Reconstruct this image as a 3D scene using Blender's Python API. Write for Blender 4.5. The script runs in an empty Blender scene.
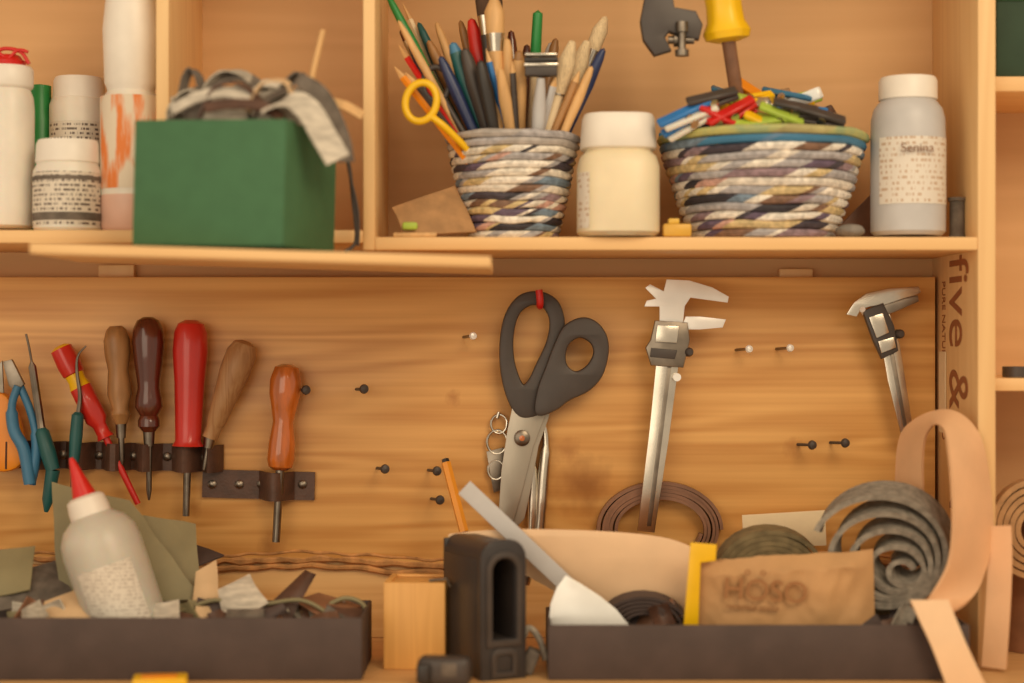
import bpy,bmesh,math,random
from mathutils import Vector,Matrix,noise
random.seed(7)
D=1.8
def S(y): return (D+y)/D/1000
def W(px,py,y=0.0):
    s=S(y); return Vector(((px-512)*s,y,(341.5-py)*s))
def lin(c):
    out=[]
    for v in c[:3]:
        v=v/255; out.append(v/12.92 if v<=.04045 else ((v+.055)/1.055)**2.4)
    return out
def col(c,k=1.0):
    l=lin(c); return (min(1,l[0]*k),min(1,l[1]*k),min(1,l[2]*k),1)
def nt(m):
    m.use_nodes=True; t=m.node_tree; t.nodes.clear(); return t,t.nodes,t.links
def mk(name,c,rough=.5,metal=0,var=.12,scale=40,bump=.0,st=(1,1,1),c2=None,sss=0,coat=0,lo=.35,hi=.65,alpha_t=0):
    m=bpy.data.materials.new(name); t,N,L=nt(m)
    out=N.new('ShaderNodeOutputMaterial'); b=N.new('ShaderNodeBsdfPrincipled'); L.new(b.outputs[0],out.inputs[0])
    tc=N.new('ShaderNodeTexCoord'); mp=N.new('ShaderNodeMapping'); mp.inputs['Scale'].default_value=st
    L.new(tc.outputs['Object'],mp.inputs[0])
    n=N.new('ShaderNodeTexNoise'); n.inputs['Scale'].default_value=scale; n.inputs['Detail'].default_value=4
    L.new(mp.outputs[0],n.inputs['Vector'])
    r=N.new('ShaderNodeValToRGB'); r.color_ramp.elements[0].position=lo; r.color_ramp.elements[1].position=hi
    r.color_ramp.elements[0].color=col(c,1-var) if c2 is None else col(c2); r.color_ramp.elements[1].color=col(c,1+var*.5) if c2 is None else col(c)
    L.new(n.outputs[0],r.inputs[0]); L.new(r.outputs[0],b.inputs['Base Color'])
    b.inputs['Roughness'].default_value=rough; b.inputs['Metallic'].default_value=metal
    if sss: b.inputs['Subsurface Weight'].default_value=sss; b.inputs['Subsurface Scale'].default_value=.01
    if coat: b.inputs['Coat Weight'].default_value=coat
    if alpha_t: b.inputs['Transmission Weight'].default_value=alpha_t
    if bump:
        bp=N.new('ShaderNodeBump'); bp.inputs['Strength'].default_value=bump; bp.inputs['Distance'].default_value=.001
        n2=N.new('ShaderNodeTexNoise'); n2.inputs['Scale'].default_value=scale*6; L.new(mp.outputs[0],n2.inputs['Vector'])
        L.new(n2.outputs[0],bp.inputs['Height']); L.new(bp.outputs[0],b.inputs['Normal'])
    return m
def wood(name,c,dark,axis='x',sc=1.0,rough=.5,knots=(),contrast=1.0):
    m=bpy.data.materials.new(name); t,N,L=nt(m)
    out=N.new('ShaderNodeOutputMaterial'); b=N.new('ShaderNodeBsdfPrincipled'); L.new(b.outputs[0],out.inputs[0])
    tc=N.new('ShaderNodeTexCoord'); mp=N.new('ShaderNodeMapping')
    a,bb_=.9*sc,12*sc
    mp.inputs['Scale'].default_value={'x':(a,bb_,bb_),'y':(bb_,a,bb_),'z':(bb_,bb_,a)}[axis]
    L.new(tc.outputs['Object'],mp.inputs[0])
    n=N.new('ShaderNodeTexNoise'); n.inputs['Scale'].default_value=1.1; n.inputs['Detail'].default_value=2; n.inputs['Distortion'].default_value=.2
    L.new(mp.outputs[0],n.inputs['Vector'])
    mu=N.new('ShaderNodeMath'); mu.operation='MULTIPLY'; mu.inputs[1].default_value=70; L.new(n.outputs[0],mu.inputs[0])
    si=N.new('ShaderNodeMath'); si.operation='SINE'; L.new(mu.outputs[0],si.inputs[0])
    mr=N.new('ShaderNodeMapRange'); mr.inputs[1].default_value=-1; mr.inputs[2].default_value=1; mr.inputs[3].default_value=0; mr.inputs[4].default_value=.26*contrast
    L.new(si.outputs[0],mr.inputs[0])
    mp2=N.new('ShaderNodeMapping'); a2,b2=2.2*sc,110*sc
    mp2.inputs['Scale'].default_value={'x':(a2,b2,b2),'y':(b2,a2,b2),'z':(b2,b2,a2)}[axis]; L.new(tc.outputs['Object'],mp2.inputs[0])
    n3=N.new('ShaderNodeTexNoise'); n3.inputs['Scale'].default_value=1.4; n3.inputs['Detail'].default_value=4; L.new(mp2.outputs[0],n3.inputs['Vector'])
    n4=N.new('ShaderNodeTexNoise'); n4.inputs['Scale'].default_value=.45; n4.inputs['Detail'].default_value=2; L.new(mp.outputs[0],n4.inputs['Vector'])
    m2=N.new('ShaderNodeMath'); m2.operation='MULTIPLY_ADD'; m2.inputs[1].default_value=.55*contrast; L.new(n3.outputs[0],m2.inputs[0]); L.new(mr.outputs[0],m2.inputs[2])
    m5=N.new('ShaderNodeMath'); m5.operation='MULTIPLY_ADD'; m5.inputs[1].default_value=.6*contrast; L.new(n4.outputs[0],m5.inputs[0]); L.new(m2.outputs[0],m5.inputs[2])
    r=N.new('ShaderNodeValToRGB'); r.color_ramp.elements[0].position=.3; r.color_ramp.elements[1].position=1.05
    r.color_ramp.elements[0].color=col(c,1.04); r.color_ramp.elements[1].color=col(dark)
    L.new(m5.outputs[0],r.inputs[0]); cur=r.outputs[0]
    for (kx,kz,kr,kc) in knots:
        k=N.new('ShaderNodeMapping'); k.vector_type='POINT'
        k.inputs['Location'].default_value=(-kx/kr,0,-kz/(kr*1.1)); k.inputs['Scale'].default_value=(1/kr,0,1/(kr*1.1))
        L.new(tc.outputs['Object'],k.inputs[0])
        nn=N.new('ShaderNodeTexNoise'); nn.inputs['Scale'].default_value=1.5
        L.new(k.outputs[0],nn.inputs['Vector'])
        ln=N.new('ShaderNodeVectorMath'); ln.operation='LENGTH'; L.new(k.outputs[0],ln.inputs[0])
        ad=N.new('ShaderNodeMath'); ad.operation='MULTIPLY_ADD'; ad.inputs[1].default_value=1.2; L.new(nn.outputs[0],ad.inputs[0]); L.new(ln.outputs['Value'],ad.inputs[2])
        rr=N.new('ShaderNodeMapRange'); rr.inputs[1].default_value=.75; rr.inputs[2].default_value=1.9; rr.inputs[3].default_value=.7; rr.inputs[4].default_value=0
        L.new(ad.outputs[0],rr.inputs[0])
        mx=N.new('ShaderNodeMix'); mx.data_type='RGBA'; L.new(rr.outputs[0],mx.inputs[0]); L.new(cur,mx.inputs[6]); mx.inputs[7].default_value=col(kc); cur=mx.outputs[2]
    L.new(cur,b.inputs['Base Color']); b.inputs['Roughness'].default_value=rough
    bp=N.new('ShaderNodeBump'); bp.inputs['Strength'].default_value=.2; bp.inputs['Distance'].default_value=.0005
    L.new(n3.outputs[0],bp.inputs['Height']); L.new(bp.outputs[0],b.inputs['Normal'])
    return m
def mklabel(name,bg,ink,row=190,dens=.52,sx=420,rough=.5):
    m=bpy.data.materials.new(name); t,N,L=nt(m)
    out=N.new('ShaderNodeOutputMaterial'); b=N.new('ShaderNodeBsdfPrincipled'); L.new(b.outputs[0],out.inputs[0])
    tc=N.new('ShaderNodeTexCoord'); sp=N.new('ShaderNodeSeparateXYZ'); L.new(tc.outputs['Object'],sp.inputs[0])
    z=N.new('ShaderNodeMath'); z.operation='MULTIPLY'; z.inputs[1].default_value=row; L.new(sp.outputs[2],z.inputs[0])
    fl=N.new('ShaderNodeMath'); fl.operation='FLOOR'; L.new(z.outputs[0],fl.inputs[0])
    fr=N.new('ShaderNodeMath'); fr.operation='FRACT'; L.new(z.outputs[0],fr.inputs[0])
    gt=N.new('ShaderNodeMath'); gt.operation='GREATER_THAN'; gt.inputs[1].default_value=.5; L.new(fr.outputs[0],gt.inputs[0])
    x=N.new('ShaderNodeMath'); x.operation='MULTIPLY'; x.inputs[1].default_value=sx; L.new(sp.outputs[0],x.inputs[0])
    f3=N.new('ShaderNodeMath'); f3.operation='MULTIPLY'; f3.inputs[1].default_value=7.31; L.new(fl.outputs[0],f3.inputs[0])
    cb=N.new('ShaderNodeCombineXYZ'); L.new(x.outputs[0],cb.inputs[0]); L.new(f3.outputs[0],cb.inputs[2])
    n=N.new('ShaderNodeTexNoise'); n.inputs['Scale'].default_value=1; n.inputs['Detail'].default_value=3; L.new(cb.outputs[0],n.inputs['Vector'])
    g2=N.new('ShaderNodeMath'); g2.operation='GREATER_THAN'; g2.inputs[1].default_value=dens; L.new(n.outputs[0],g2.inputs[0])
    mm=N.new('ShaderNodeMath'); mm.operation='MULTIPLY'; L.new(gt.outputs[0],mm.inputs[0]); L.new(g2.outputs[0],mm.inputs[1])
    mx=N.new('ShaderNodeMix'); mx.data_type='RGBA'; mx.inputs[6].default_value=col(bg); mx.inputs[7].default_value=col(ink); L.new(mm.outputs[0],mx.inputs[0])
    L.new(mx.outputs[2],b.inputs['Base Color']); b.inputs['Roughness'].default_value=rough
    return m
# ---------- mesh accumulator
class O:
    def __init__(s,name): s.name=name; s.v=[]; s.f=[]; s.mi=[]; s.mats=[]
    def mid(s,m):
        if m not in s.mats: s.mats.append(m)
        return s.mats.index(m)
    def add(s,v,f,mat,M=None,fm=None):
        k=len(s.v)
        for p in v:
            p=Vector(p); s.v.append(M@p if M else p)
        for i,q in enumerate(f):
            s.f.append([a+k for a in q]); s.mi.append(s.mid(fm[i] if fm else mat))
    def done(s,ang=38,sub=0):
        if not s.v: return None
        lo=Vector([min(p[i] for p in s.v) for i in range(3)]); hi=Vector([max(p[i] for p in s.v) for i in range(3)])
        c=(lo+hi)/2
        me=bpy.data.meshes.new(s.name); me.from_pydata([p-c for p in s.v],[],s.f)
        for m in s.mats: me.materials.append(m)
        for i,p in enumerate(me.polygons): p.material_index=s.mi[i]; p.use_smooth=True
        bm=bmesh.new(); bm.from_mesh(me); bmesh.ops.recalc_face_normals(bm,faces=bm.faces); bm.to_mesh(me); bm.free()
        me.set_sharp_from_angle(angle=math.radians(ang)); me.update()
        o=bpy.data.objects.new(s.name,me); o.location=c; bpy.context.scene.collection.objects.link(o)
        return o
def frombm(o,bm,mat,M=None):
    bm.verts.index_update()
    o.add([v.co.copy() for v in bm.verts],[[v.index for v in f.verts] for f in bm.faces],mat,M); bm.free()
def box(o,c,s,mat,R=None,bev=.0012,seg=2):
    bm=bmesh.new(); bmesh.ops.create_cube(bm,size=1)
    for v in bm.verts: v.co=Vector((v.co.x*s[0],v.co.y*s[1],v.co.z*s[2]))
    if bev: bmesh.ops.bevel(bm,geom=bm.edges[:],offset=min(bev,min(s)*.45),segments=seg,affect='EDGES',profile=.5)
    M=Matrix.Translation(Vector(c))
    if R: M=M@R
    frombm(o,bm,mat,M)
def bb(o,x0,x1,y0,y1,z0,z1,mat,bev=.0012):
    box(o,((x0+x1)/2,(y0+y1)/2,(z0+z1)/2),(x1-x0,y1-y0,z1-z0),mat,None,bev)
def axm(p0,p1):
    d=(Vector(p1)-Vector(p0)).normalized()
    return Matrix.Translation(Vector(p0))@d.to_track_quat('Z','Y').to_matrix().to_4x4()
def lathe(o,prof,mat,M=None,seg=28,sq=0,mats=None,flute=0,nfl=8,sx=1,sy=1):
    v=[];f=[];fm=[]
    n=len(prof)
    for (r,z) in prof:
        for k in range(seg):
            a=2*math.pi*k/seg; rr=r
            if sq:
                c,s_=abs(math.cos(a)),abs(math.sin(a)); rr=r*(1/((c**sq+s_**sq)**(1/sq)))
            if flute and r>0: rr*=1+flute*math.cos(nfl*a)
            v.append((rr*math.cos(a)*sx,rr*math.sin(a)*sy,z))
    for i in range(n-1):
        for k in range(seg):
            f.append([i*seg+k,i*seg+(k+1)%seg,(i+1)*seg+(k+1)%seg,(i+1)*seg+k]); fm.append(mats[i] if mats else mat)
    f.append(list(range(seg))[::-1]); fm.append(mats[0] if mats else mat)
    f.append([(n-1)*seg+k for k in range(seg)]); fm.append(mats[-1] if mats else mat)
    o.add(v,f,mat,M,fm)
def turn(o,a,b,y,prof,mat,y2=None,seg=20,mats=None,**k):
    y2=y if y2 is None else y2
    p0=W(a[0],a[1],y); p1=W(b[0],b[1],y2); L=(p1-p0).length; s=S((y+y2)/2)
    lathe(o,[(r*s,t*L) for t,r in prof],mat,axm(p0,p1),seg,mats=mats,**k)
def cr(pts,n=8,closed=False):
    P=[Vector(p) for p in pts]; m=len(P); out=[]
    rng=range(m) if closed else range(m-1)
    for i in rng:
        if closed: p0,p1,p2,p3=P[(i-1)%m],P[i],P[(i+1)%m],P[(i+2)%m]
        else: p0,p1,p2,p3=P[max(i-1,0)],P[i],P[i+1],P[min(i+2,m-1)]
        for k in range(n):
            t=k/n
            out.append(.5*((2*p1)+(p2-p0)*t+(2*p0-5*p1+4*p2-p3)*t*t+(3*p1-p0-3*p2+p3)*t**3))
    if not closed: out.append(P[-1])
    return out
def tube(o,pts,r,mat,seg=10,closed=False):
    P=[Vector(p) for p in pts]; n=len(P)
    R=r if isinstance(r,(list,tuple)) else [r]*n
    if len(R)!=n: R=[R[0]+(R[-1]-R[0])*i/(n-1) for i in range(n)] if len(R)==2 else [R[int(i*(len(R)-1)/(n-1))] for i in range(n)]
    T=[]
    for i in range(n):
        a=P[(i-1)%n] if closed else P[max(i-1,0)]; b=P[(i+1)%n] if closed else P[min(i+1,n-1)]
        T.append((b-a).normalized())
    u=T[0].orthogonal().normalized(); v=[];f=[]
    for i in range(n):
        u=(u-T[i]*u.dot(T[i])).normalized(); w=T[i].cross(u)
        for k in range(seg):
            a=2*math.pi*k/seg; v.append(P[i]+(u*math.cos(a)+w*math.sin(a))*R[i])
    for i in range(n if closed else n-1):
        j=(i+1)%n
        for k in range(seg): f.append([i*seg+k,i*seg+(k+1)%seg,j*seg+(k+1)%seg,j*seg+k])
    if not closed: f.append(list(range(seg))[::-1]); f.append([(n-1)*seg+k for k in range(seg)])
    o.add(v,f,mat)
def tp(pts,y,n=6):
    return cr([W(p[0],p[1],p[2] if len(p)>2 else y) for p in pts],n)
def ribbon(o,P,wd,width,th,mat,taper=None):
    P=[Vector(p) for p in P]; n=len(P); v=[];f=[]
    WD=wd if isinstance(wd,list) else [wd]*n
    if len(WD)!=n:
        W2=[]
        for i in range(n):
            t=i/(n-1)*(len(WD)-1); k=min(int(t),len(WD)-2); W2.append(Vector(WD[k]).lerp(Vector(WD[k+1]),t-k))
        WD=W2
    for i in range(n):
        t=(P[min(i+1,n-1)]-P[max(i-1,0)]).normalized(); w=Vector(WD[i]); w=(w-t*w.dot(t)).normalized(); nn=t.cross(w)
        hw=width/2*(taper[0]+(taper[1]-taper[0])*i/(n-1) if taper else 1); ht=th/2
        v+= [P[i]+w*hw+nn*ht,P[i]-w*hw+nn*ht,P[i]-w*hw-nn*ht,P[i]+w*hw-nn*ht]
    for i in range(n-1):
        for k in range(4): f.append([i*4+k,i*4+(k+1)%4,(i+1)*4+(k+1)%4,(i+1)*4+k])
    f.append([3,2,1,0]); f.append([(n-1)*4+k for k in range(4)])
    o.add(v,f,mat)
def rot(p,ax,deg):
    p=Vector(p); return Matrix.Translation(p)@Matrix.Rotation(math.radians(deg),4,ax)@Matrix.Translation(-p)
def plate(o,outer,y,th,mat,holes=(),bev=.0006,M=None,sm=0,world=False):
    cu=bpy.data.curves.new('t','CURVE'); cu.dimensions='2D'; cu.fill_mode='BOTH'
    bev=min(bev,th*.45); cu.extrude=th/2-bev; cu.bevel_depth=bev; cu.bevel_resolution=1
    for loop in [outer]+list(holes):
        q=[Vector((p[0],p[1],0)) if world else Vector(((W(p[0],p[1],y)).x,(W(p[0],p[1],y)).z,0)) for p in loop]
        if sm: q=cr(q,sm,True)
        s=cu.splines.new('POLY'); s.points.add(len(q)-1); s.use_cyclic_u=True
        for i,p in enumerate(q): s.points[i].co=(p.x,p.y,0,1)
    ob=bpy.data.objects.new('t',cu); bpy.context.scene.collection.objects.link(ob)
    bpy.context.view_layer.update(); ev=ob.evaluated_get(bpy.context.evaluated_depsgraph_get()); me=ev.to_mesh()
    v=[Vector((p.co.x,y-p.co.z,p.co.y)) for p in me.vertices]; f=[list(q.vertices) for q in me.polygons]
    ev.to_mesh_clear(); bpy.data.objects.remove(ob); bpy.data.curves.remove(cu)
    bm=bmesh.new(); vs=[bm.verts.new(p) for p in v]
    for q in f:
        try: bm.faces.new([vs[i] for i in q])
        except Exception: pass
    bmesh.ops.remove_doubles(bm,verts=bm.verts,dist=1e-6)
    frombm(o,bm,mat,M)
def text(o,s,size,mat,M,ext=.0003):
    cu=bpy.data.curves.new('t','FONT'); cu.body=s; cu.size=size; cu.extrude=ext
    ob=bpy.data.objects.new('t',cu); bpy.context.scene.collection.objects.link(ob)
    bpy.context.view_layer.update(); ev=ob.evaluated_get(bpy.context.evaluated_depsgraph_get()); me=ev.to_mesh()
    v=[p.co.copy() for p in me.vertices]; f=[list(q.vertices) for q in me.polygons]
    ev.to_mesh_clear(); bpy.data.objects.remove(ob); bpy.data.curves.remove(cu); o.add(v,f,mat,M)
FACE=Matrix(((1,0,0,0),(0,0,-1,0),(0,1,0,0),(0,0,0,1)))
def sheet(o,fn,nu,nv,th,mat):
    P=[[Vector(fn(i/nu,j/nv)) for j in range(nv+1)] for i in range(nu+1)]; v=[];f=[]
    def nrm(i,j):
        a=P[min(i+1,nu)][j]-P[max(i-1,0)][j]; b=P[i][min(j+1,nv)]-P[i][max(j-1,0)]; c=a.cross(b)
        return c.normalized() if c.length>0 else Vector((0,1,0))
    for s in (1,-1):
        for i in range(nu+1):
            for j in range(nv+1): v.append(P[i][j]+nrm(i,j)*th/2*s)
    K=(nu+1)*(nv+1); id=lambda i,j,s:i*(nv+1)+j+(K if s else 0)
    for i in range(nu):
        for j in range(nv):
            f.append([id(i,j,0),id(i+1,j,0),id(i+1,j+1,0),id(i,j+1,0)]); f.append([id(i,j,1),id(i,j+1,1),id(i+1,j+1,1),id(i+1,j,1)])
    for i in range(nu):
        for j in (0,nv): f.append([id(i,j,0),id(i,j,1),id(i+1,j,1),id(i+1,j,0)])
    for j in range(nv):
        for i in (0,nu): f.append([id(i,j,0),id(i,j+1,0),id(i,j+1,1),id(i,j,1)])
    o.add(v,f,mat)
def strip(o,A,B,th,mat,n=10,cup=0):
    a=tp(A,0,n); b=tp(B,0,n); N_=len(a)-1
    def fn(u,v):
        i=min(int(round(u*N_)),N_); return a[i].lerp(b[i],v)+Vector((0,-cup*math.sin(math.pi*v),0))
    sheet(o,fn,N_,4,th,mat)
def quad(o,c,mat,bend=.006,th=.0015,seed=0,wr=.002):
    C=[W(*p) for p in c]
    def fn(u,v):
        p=C[0].lerp(C[1],u).lerp(C[3].lerp(C[2],u),v)
        p=p+Vector((0,-bend*math.sin(math.pi*u)-bend*.5*math.sin(math.pi*v),0))
        q=noise.noise(Vector((p.x*40+seed,p.z*40,seed*3.1)))
        return p+Vector((q*wr*.5,q*wr,q*wr*.5))
    sheet(o,fn,12,12,th,mat)
# ---------- materials
M_board=wood('pine_board',(240,190,118),(198,138,70),'x',1.0,.38,knots=[(.412,-.030,.026,(134,78,30)),(.395,.006,.012,(176,118,60)),(.10,-.09,.014,(176,118,60)),(.62,.01,.009,(180,120,60)),(.28,.06,.007,(180,120,60)),(.02,-.05,.008,(180,120,60))],contrast=1.0)
M_board2=wood('pine_board_low',(236,196,134),(208,154,90),'x',1.3,.5)
M_ply=wood('birch_ply',(216,172,120),(198,150,96),'x',.6,.6,contrast=.6)
M_edge=wood('pine_edge',(238,196,138),(218,168,106),'x',.8,.5,contrast=.6)
M_up=wood('pine_upright',(238,200,144),(218,170,112),'z',.8,.5,contrast=.6)
M_table=wood('table_top',(230,186,128),(204,152,96),'x',.7,.45)
M_lw=wood('light_wood',(228,174,98),(206,146,74),'z',2.0,.45,contrast=.6)
M_hw=wood('handle_wood_pale',(188,148,102),(158,112,68),'z',4,.5)
M_hw2=mk('handle_wood_brown',(168,122,74),.4,var=.3,scale=25,st=(3,3,.5))
M_hd=mk('handle_wood_dark',(96,44,28),.22,var=.3,scale=25,st=(3,3,.5),coat=.6)
M_hr=mk('handle_red_plastic',(206,44,34),.3,var=.05,coat=.3)
M_ho=mk('handle_varnished',(204,110,40),.18,var=.35,scale=25,st=(3,3,.6),coat=.8)
M_strap=mk('leather_dark',(88,60,46),.5,var=.25,bump=.4,scale=60)
M_peach=mk('leather_veg',(232,184,140),.5,var=.08,bump=.15,scale=20)
M_peach2=mk('leather_veg_pale',(242,206,166),.5,var=.06,bump=.1,scale=20)
M_coil=mk('leather_brown',(138,98,74),.4,var=.25,scale=40)
M_felt=mk('felt_grey',(146,138,126),.95,var=.3,scale=150,bump=.6)
M_felt2=mk('felt_olive',(128,112,80),.9,var=.3,scale=80,bump=.4)
M_tanroll=mk('tan_leather',(180,138,94),.8,var=.2,scale=60,bump=.3)
M_steel=mk('steel',(214,206,192),.24,1,var=.15,scale=30)
M_steel_d=mk('steel_dark',(140,130,118),.35,1,var=.3,scale=40)
M_blade=mk('scissor_steel',(174,166,152),.4,.7,var=.15,scale=30,st=(1,1,.3))
M_white_steel=mk('bright_steel',(250,250,246),.3,.2,var=.04)
M_black=mk('black_plastic',(50,46,44),.42,var=.15)  # darks from here to the card are lightened: haze put into base colour
M_black2=mk('grey_black_plastic',(70,62,58),.45,var=.15)
M_holder=mk('holder_plastic',(58,54,54),.38,var=.12)
M_card=mk('dark_cardboard',(80,66,62),.7,var=.15,scale=30,bump=.2)
M_wp=mk('white_plastic',(230,222,208),.35,var=.04,sss=.15)
M_wp2=mk('white_plastic_lid',(236,228,216),.4,var=.04)
M_cream=mk('cream_plastic',(234,218,184),.4,var=.08,sss=.1,scale=18)
M_trans=mk('translucent_plastic',(224,218,204),.35,var=.05,sss=.3)
M_trans.node_tree.nodes['Principled BSDF'].inputs['Transmission Weight'].default_value=.25
M_greyp=mk('grey_white_plastic',(194,192,192),.4,var=.05)
M_red=mk('red_plastic',(208,36,30),.35,var=.06)
M_orange=mk('orange_plastic',(238,144,24),.35,var=.05)
M_yellow=mk('yellow_plastic',(244,194,18),.35,var=.05)
M_blue=mk('blue_plastic',(64,124,162),.4,var=.1)
M_blue2=mk('blue_bright',(46,120,190),.4,var=.1)
M_navy=mk('navy_lacquer',(42,54,94),.3,var=.1)
M_teal=mk('teal_grip',(30,90,90),.4,var=.1)
M_green=mk('green_plastic',(40,138,68),.4,var=.1)
M_lime=mk('lime_plastic',(174,200,74),.5,var=.1)
M_gbox=mk('green_cardboard',(66,110,74),.75,var=.06,scale=60,bump=.15)
M_dgreen=mk('dark_green',(40,64,44),.7,var=.1)
M_tan=mk('tan_wood_stick',(222,176,118),.5,var=.15,st=(3,3,.4))
M_bris=mk('bristle',(224,200,160),.9,var=.25,scale=300,st=(4,4,.3))
M_bris_d=mk('bristle_dark',(84,62,46),.9,var=.25,scale=300,st=(4,4,.3))
M_kraft=mk('kraft_paper',(194,150,102),.75,var=.1,scale=30,bump=.2)
M_kraft_d=mk('kraft_ink',(160,112,70),.8,var=.05)
M_paper=mk('paper_cream',(240,218,180),.7,var=.05)
M_olive=mk('olive_leather',(140,130,96),.6,var=.12,scale=25,bump=.2)
M_beige=mk('beige_leather',(216,182,140),.7,var=.1,scale=30,bump=.2)
M_bgrey=mk('grey_webbing',(178,168,152),.85,var=.3,scale=90,st=(1,1,4))
M_bgrey3=mk('pale_webbing',(204,194,178),.85,var=.25,scale=70,st=(1,1,4))
M_bgrey2=mk('dark_webbing',(112,102,92),.85,var=.3,scale=90)
M_ink=mk('brown_ink',(156,94,54),.7,var=.05)
M_bark=mk('bark_edge',(196,142,86),.8,var=.4,scale=60,bump=.6)
M_pencil=mk('pencil_orange',(232,152,44),.35,var=.05)
M_lbl_o=mk('label_orange_stained',(222,208,186),.6,c2=(224,126,56),scale=22,st=(3,3,.6),lo=.38,hi=.48)
M_lbl_d=mklabel('label_dark_print',(220,210,194),(110,96,86),row=230,dens=.5,sx=420)
M_lbl_p=mklabel('label_faint',(224,216,204),(196,170,146),row=190,dens=.53,sx=380)
M_pink=mk('pink_tint',(226,184,164),.4,var=.05)
basket_pal=[mk('paper_'+str(i),c,.6,var=.3,scale=180) for i,c in enumerate([(236,228,214),(240,232,220),(240,232,220),(226,216,202),(150,126,134),(70,62,72),(52,48,56),(132,100,80),(204,160,146),(214,190,140),(176,172,174),(104,88,110),(120,140,160)])]
# ---------- ROOM / CARCASS
o=O('wall_back'); bb(o,-1.1,1.1,.03,.05,-.6,.8,M_ply,0); o.done()
XR=.427
X2=XR+.0165
o=O('wooden_shelf_unit'); bb(o,-.1256,XR,-.15,.03,.0838,.0958,M_edge)
bb(o,-1.1,-.1366,-.15,.03,.0903,.1022,M_edge)
bb(o,-1.1,XR,-.15,.03,.43,.442,M_edge)
bb(o,-.1366,-.1256,-.15,.03,.0838,.43,M_up)
bb(o,-.3265,-.3145,-.15,.03,.1022,.43,M_up)
bb(o,XR,XR+.0165,-.15,.03,-.2975,.8,M_up)
p=W(799,273,.0); bb(o,p.x-.017,p.x+.017,.018,.03,.0640,.0735,M_up)
p=W(112,269,.0); bb(o,p.x-.018,p.x+.018,.018,.03,.0640,.0775,M_up)
o.done()
o=O('printed_lettering')
def ptxt(s,size,y,z,ext=.0002,sx=1):
    M=Matrix(((0,0,-1,XR-.0004),(0,-1,0,y),(-sx,0,0,z),(0,0,0,1)))
    text(o,s,size,M_ink,M,ext)
ptxt('five & LN',.105,-.045,.083,sx=.62); ptxt('PURE NATURAL SUPPLY CO',.018,-.015,.06,sx=.7)
o.done()
o=O('paper_label'); bb(o,XR-.0012,XR-.0004,-.03,-.004,-.09,-.01,M_paper,0); o.done()
o=O('wall_tool_panel')
x=.4225
bot=[]
while x>-1.1:
    bot.append((x,-.2180+.008*noise.noise(Vector((x*7,0,0)))+.004*noise.noise(Vector((x*40,2,0))))); x-=.006
plate(o,[(-1.1,.0635),(.4225,.0635)]+bot+[(-1.1,-.218)],.0145,.028,M_board,bev=.001,world=True)
bb(o,-1.1,.4225,.008,.029,-.2975,-.200,M_board2)
for (dz,rad,sd) in ((0,.0045,5),(-.008,.003,9),(.006,.0014,14)):
    P=[Vector((-1.0+i*.008,.004 if dz<=0 else .0003,dz-.2195+.008*noise.noise(Vector(((-1.0+i*.008)*7,0,0)))+.004*noise.noise(Vector(((-1.0+i*.008)*40,2,dz*300))))) for i in range(176)]
    tube(o,P,[rad+rad*.6*noise.noise(Vector((i*.5,sd,1))) for i in range(176)],M_bark,8)
o.done()
o=O('table_top'); bb(o,-1.1,1.1,-.5,.03,-.32,-.2975,M_table); o.done()
Rt=Matrix.Rotation(math.radians(1.7),4,'Y')
pc=Vector((-.21,-.212,.0722))
o=O('wooden_plank'); box(o,pc,(.385,.175,.009),M_edge,Rt); o.done()
o=O('side_cabinet'); 
bb(o,X2+.001,1.1,-.13,.03,.232,.246,M_edge); bb(o,X2+.001,1.1,-.13,.03,-.046,-.034,M_edge)
bb(o,X2+.001,X2+.008,-.10,.03,-.2975,.8,M_up)
o.done()
o=O('green_storage_box'); bb(o,X2+.0085,.7,-.12,.02,.2465,.34,M_dgreen,.003); bb(o,X2+.0083,.702,-.123,.022,.318,.345,M_gbox,.002); o.done()
o=O('tape_roll'); M=Matrix.Translation(Vector((.475,-.105,-.0335)))
lathe(o,[(.006,0),(.013,0),(.013,.010),(.006,.010),(.006,0)],M_black2,M); o.done()
# ---------- GREEN BOX
th=math.radians(16)
fr=Vector(((283-512)*.8333e-3,-.30,.0785)); ux=Vector((-math.cos(th),math.sin(th),0)); uy=Vector((math.sin(th),math.cos(th),0))
BX=Matrix(((-ux.x,uy.x,0,fr.x),(-ux.y,uy.y,0,fr.y),(0,0,1,fr.z),(0,0,0,1)))@Matrix.Rotation(math.radians(1.5),4,'Y')
w_,d_,h_=.1395,.115,.107
o=O('green_cardboard_box')
def lb(x0,x1,y0,y1,z0,z1,m,bev=.001):
    box(o,BX@Vector(((x0+x1)/2,(y0+y1)/2,(z0+z1)/2)),(x1-x0,y1-y0,z1-z0),m,BX.to_3x3().to_4x4(),bev)
lb(-w_,0,0,.003,0,h_,M_gbox); lb(-w_,0,d_-.003,d_,0,h_,M_gbox); lb(-w_,-w_+.003,.002,d_-.002,0,h_,M_gbox); lb(-.003,0,.002,d_-.002,0,h_,M_gbox); lb(-w_,0,0,d_,0,.003,M_gbox)
o.done()
yb=-.235
o=O('webbing_strap_pile')
def rr(path,width,mat,wd=(0,1,.2),th=.0018,y=yb): ribbon(o,tp(path,y,8),Vector(wd),width,th,mat)
for i in range(15):
    cx=random.uniform(185,285); cy=random.uniform(104,124); y=yb+random.uniform(-.03,.04)
    c=[(cx-24,cy-14+random.uniform(-6,6),y+.015),(cx+24,cy-14+random.uniform(-8,8),y+.015),(cx+26,cy+16,y-.015),(cx-24,cy+16,y-.012)]
    quad(o,c,random.choice([M_bgrey,M_bgrey3,M_bgrey2,M_bgrey]),random.uniform(.004,.014),.002,i*2.3,.012)
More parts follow.
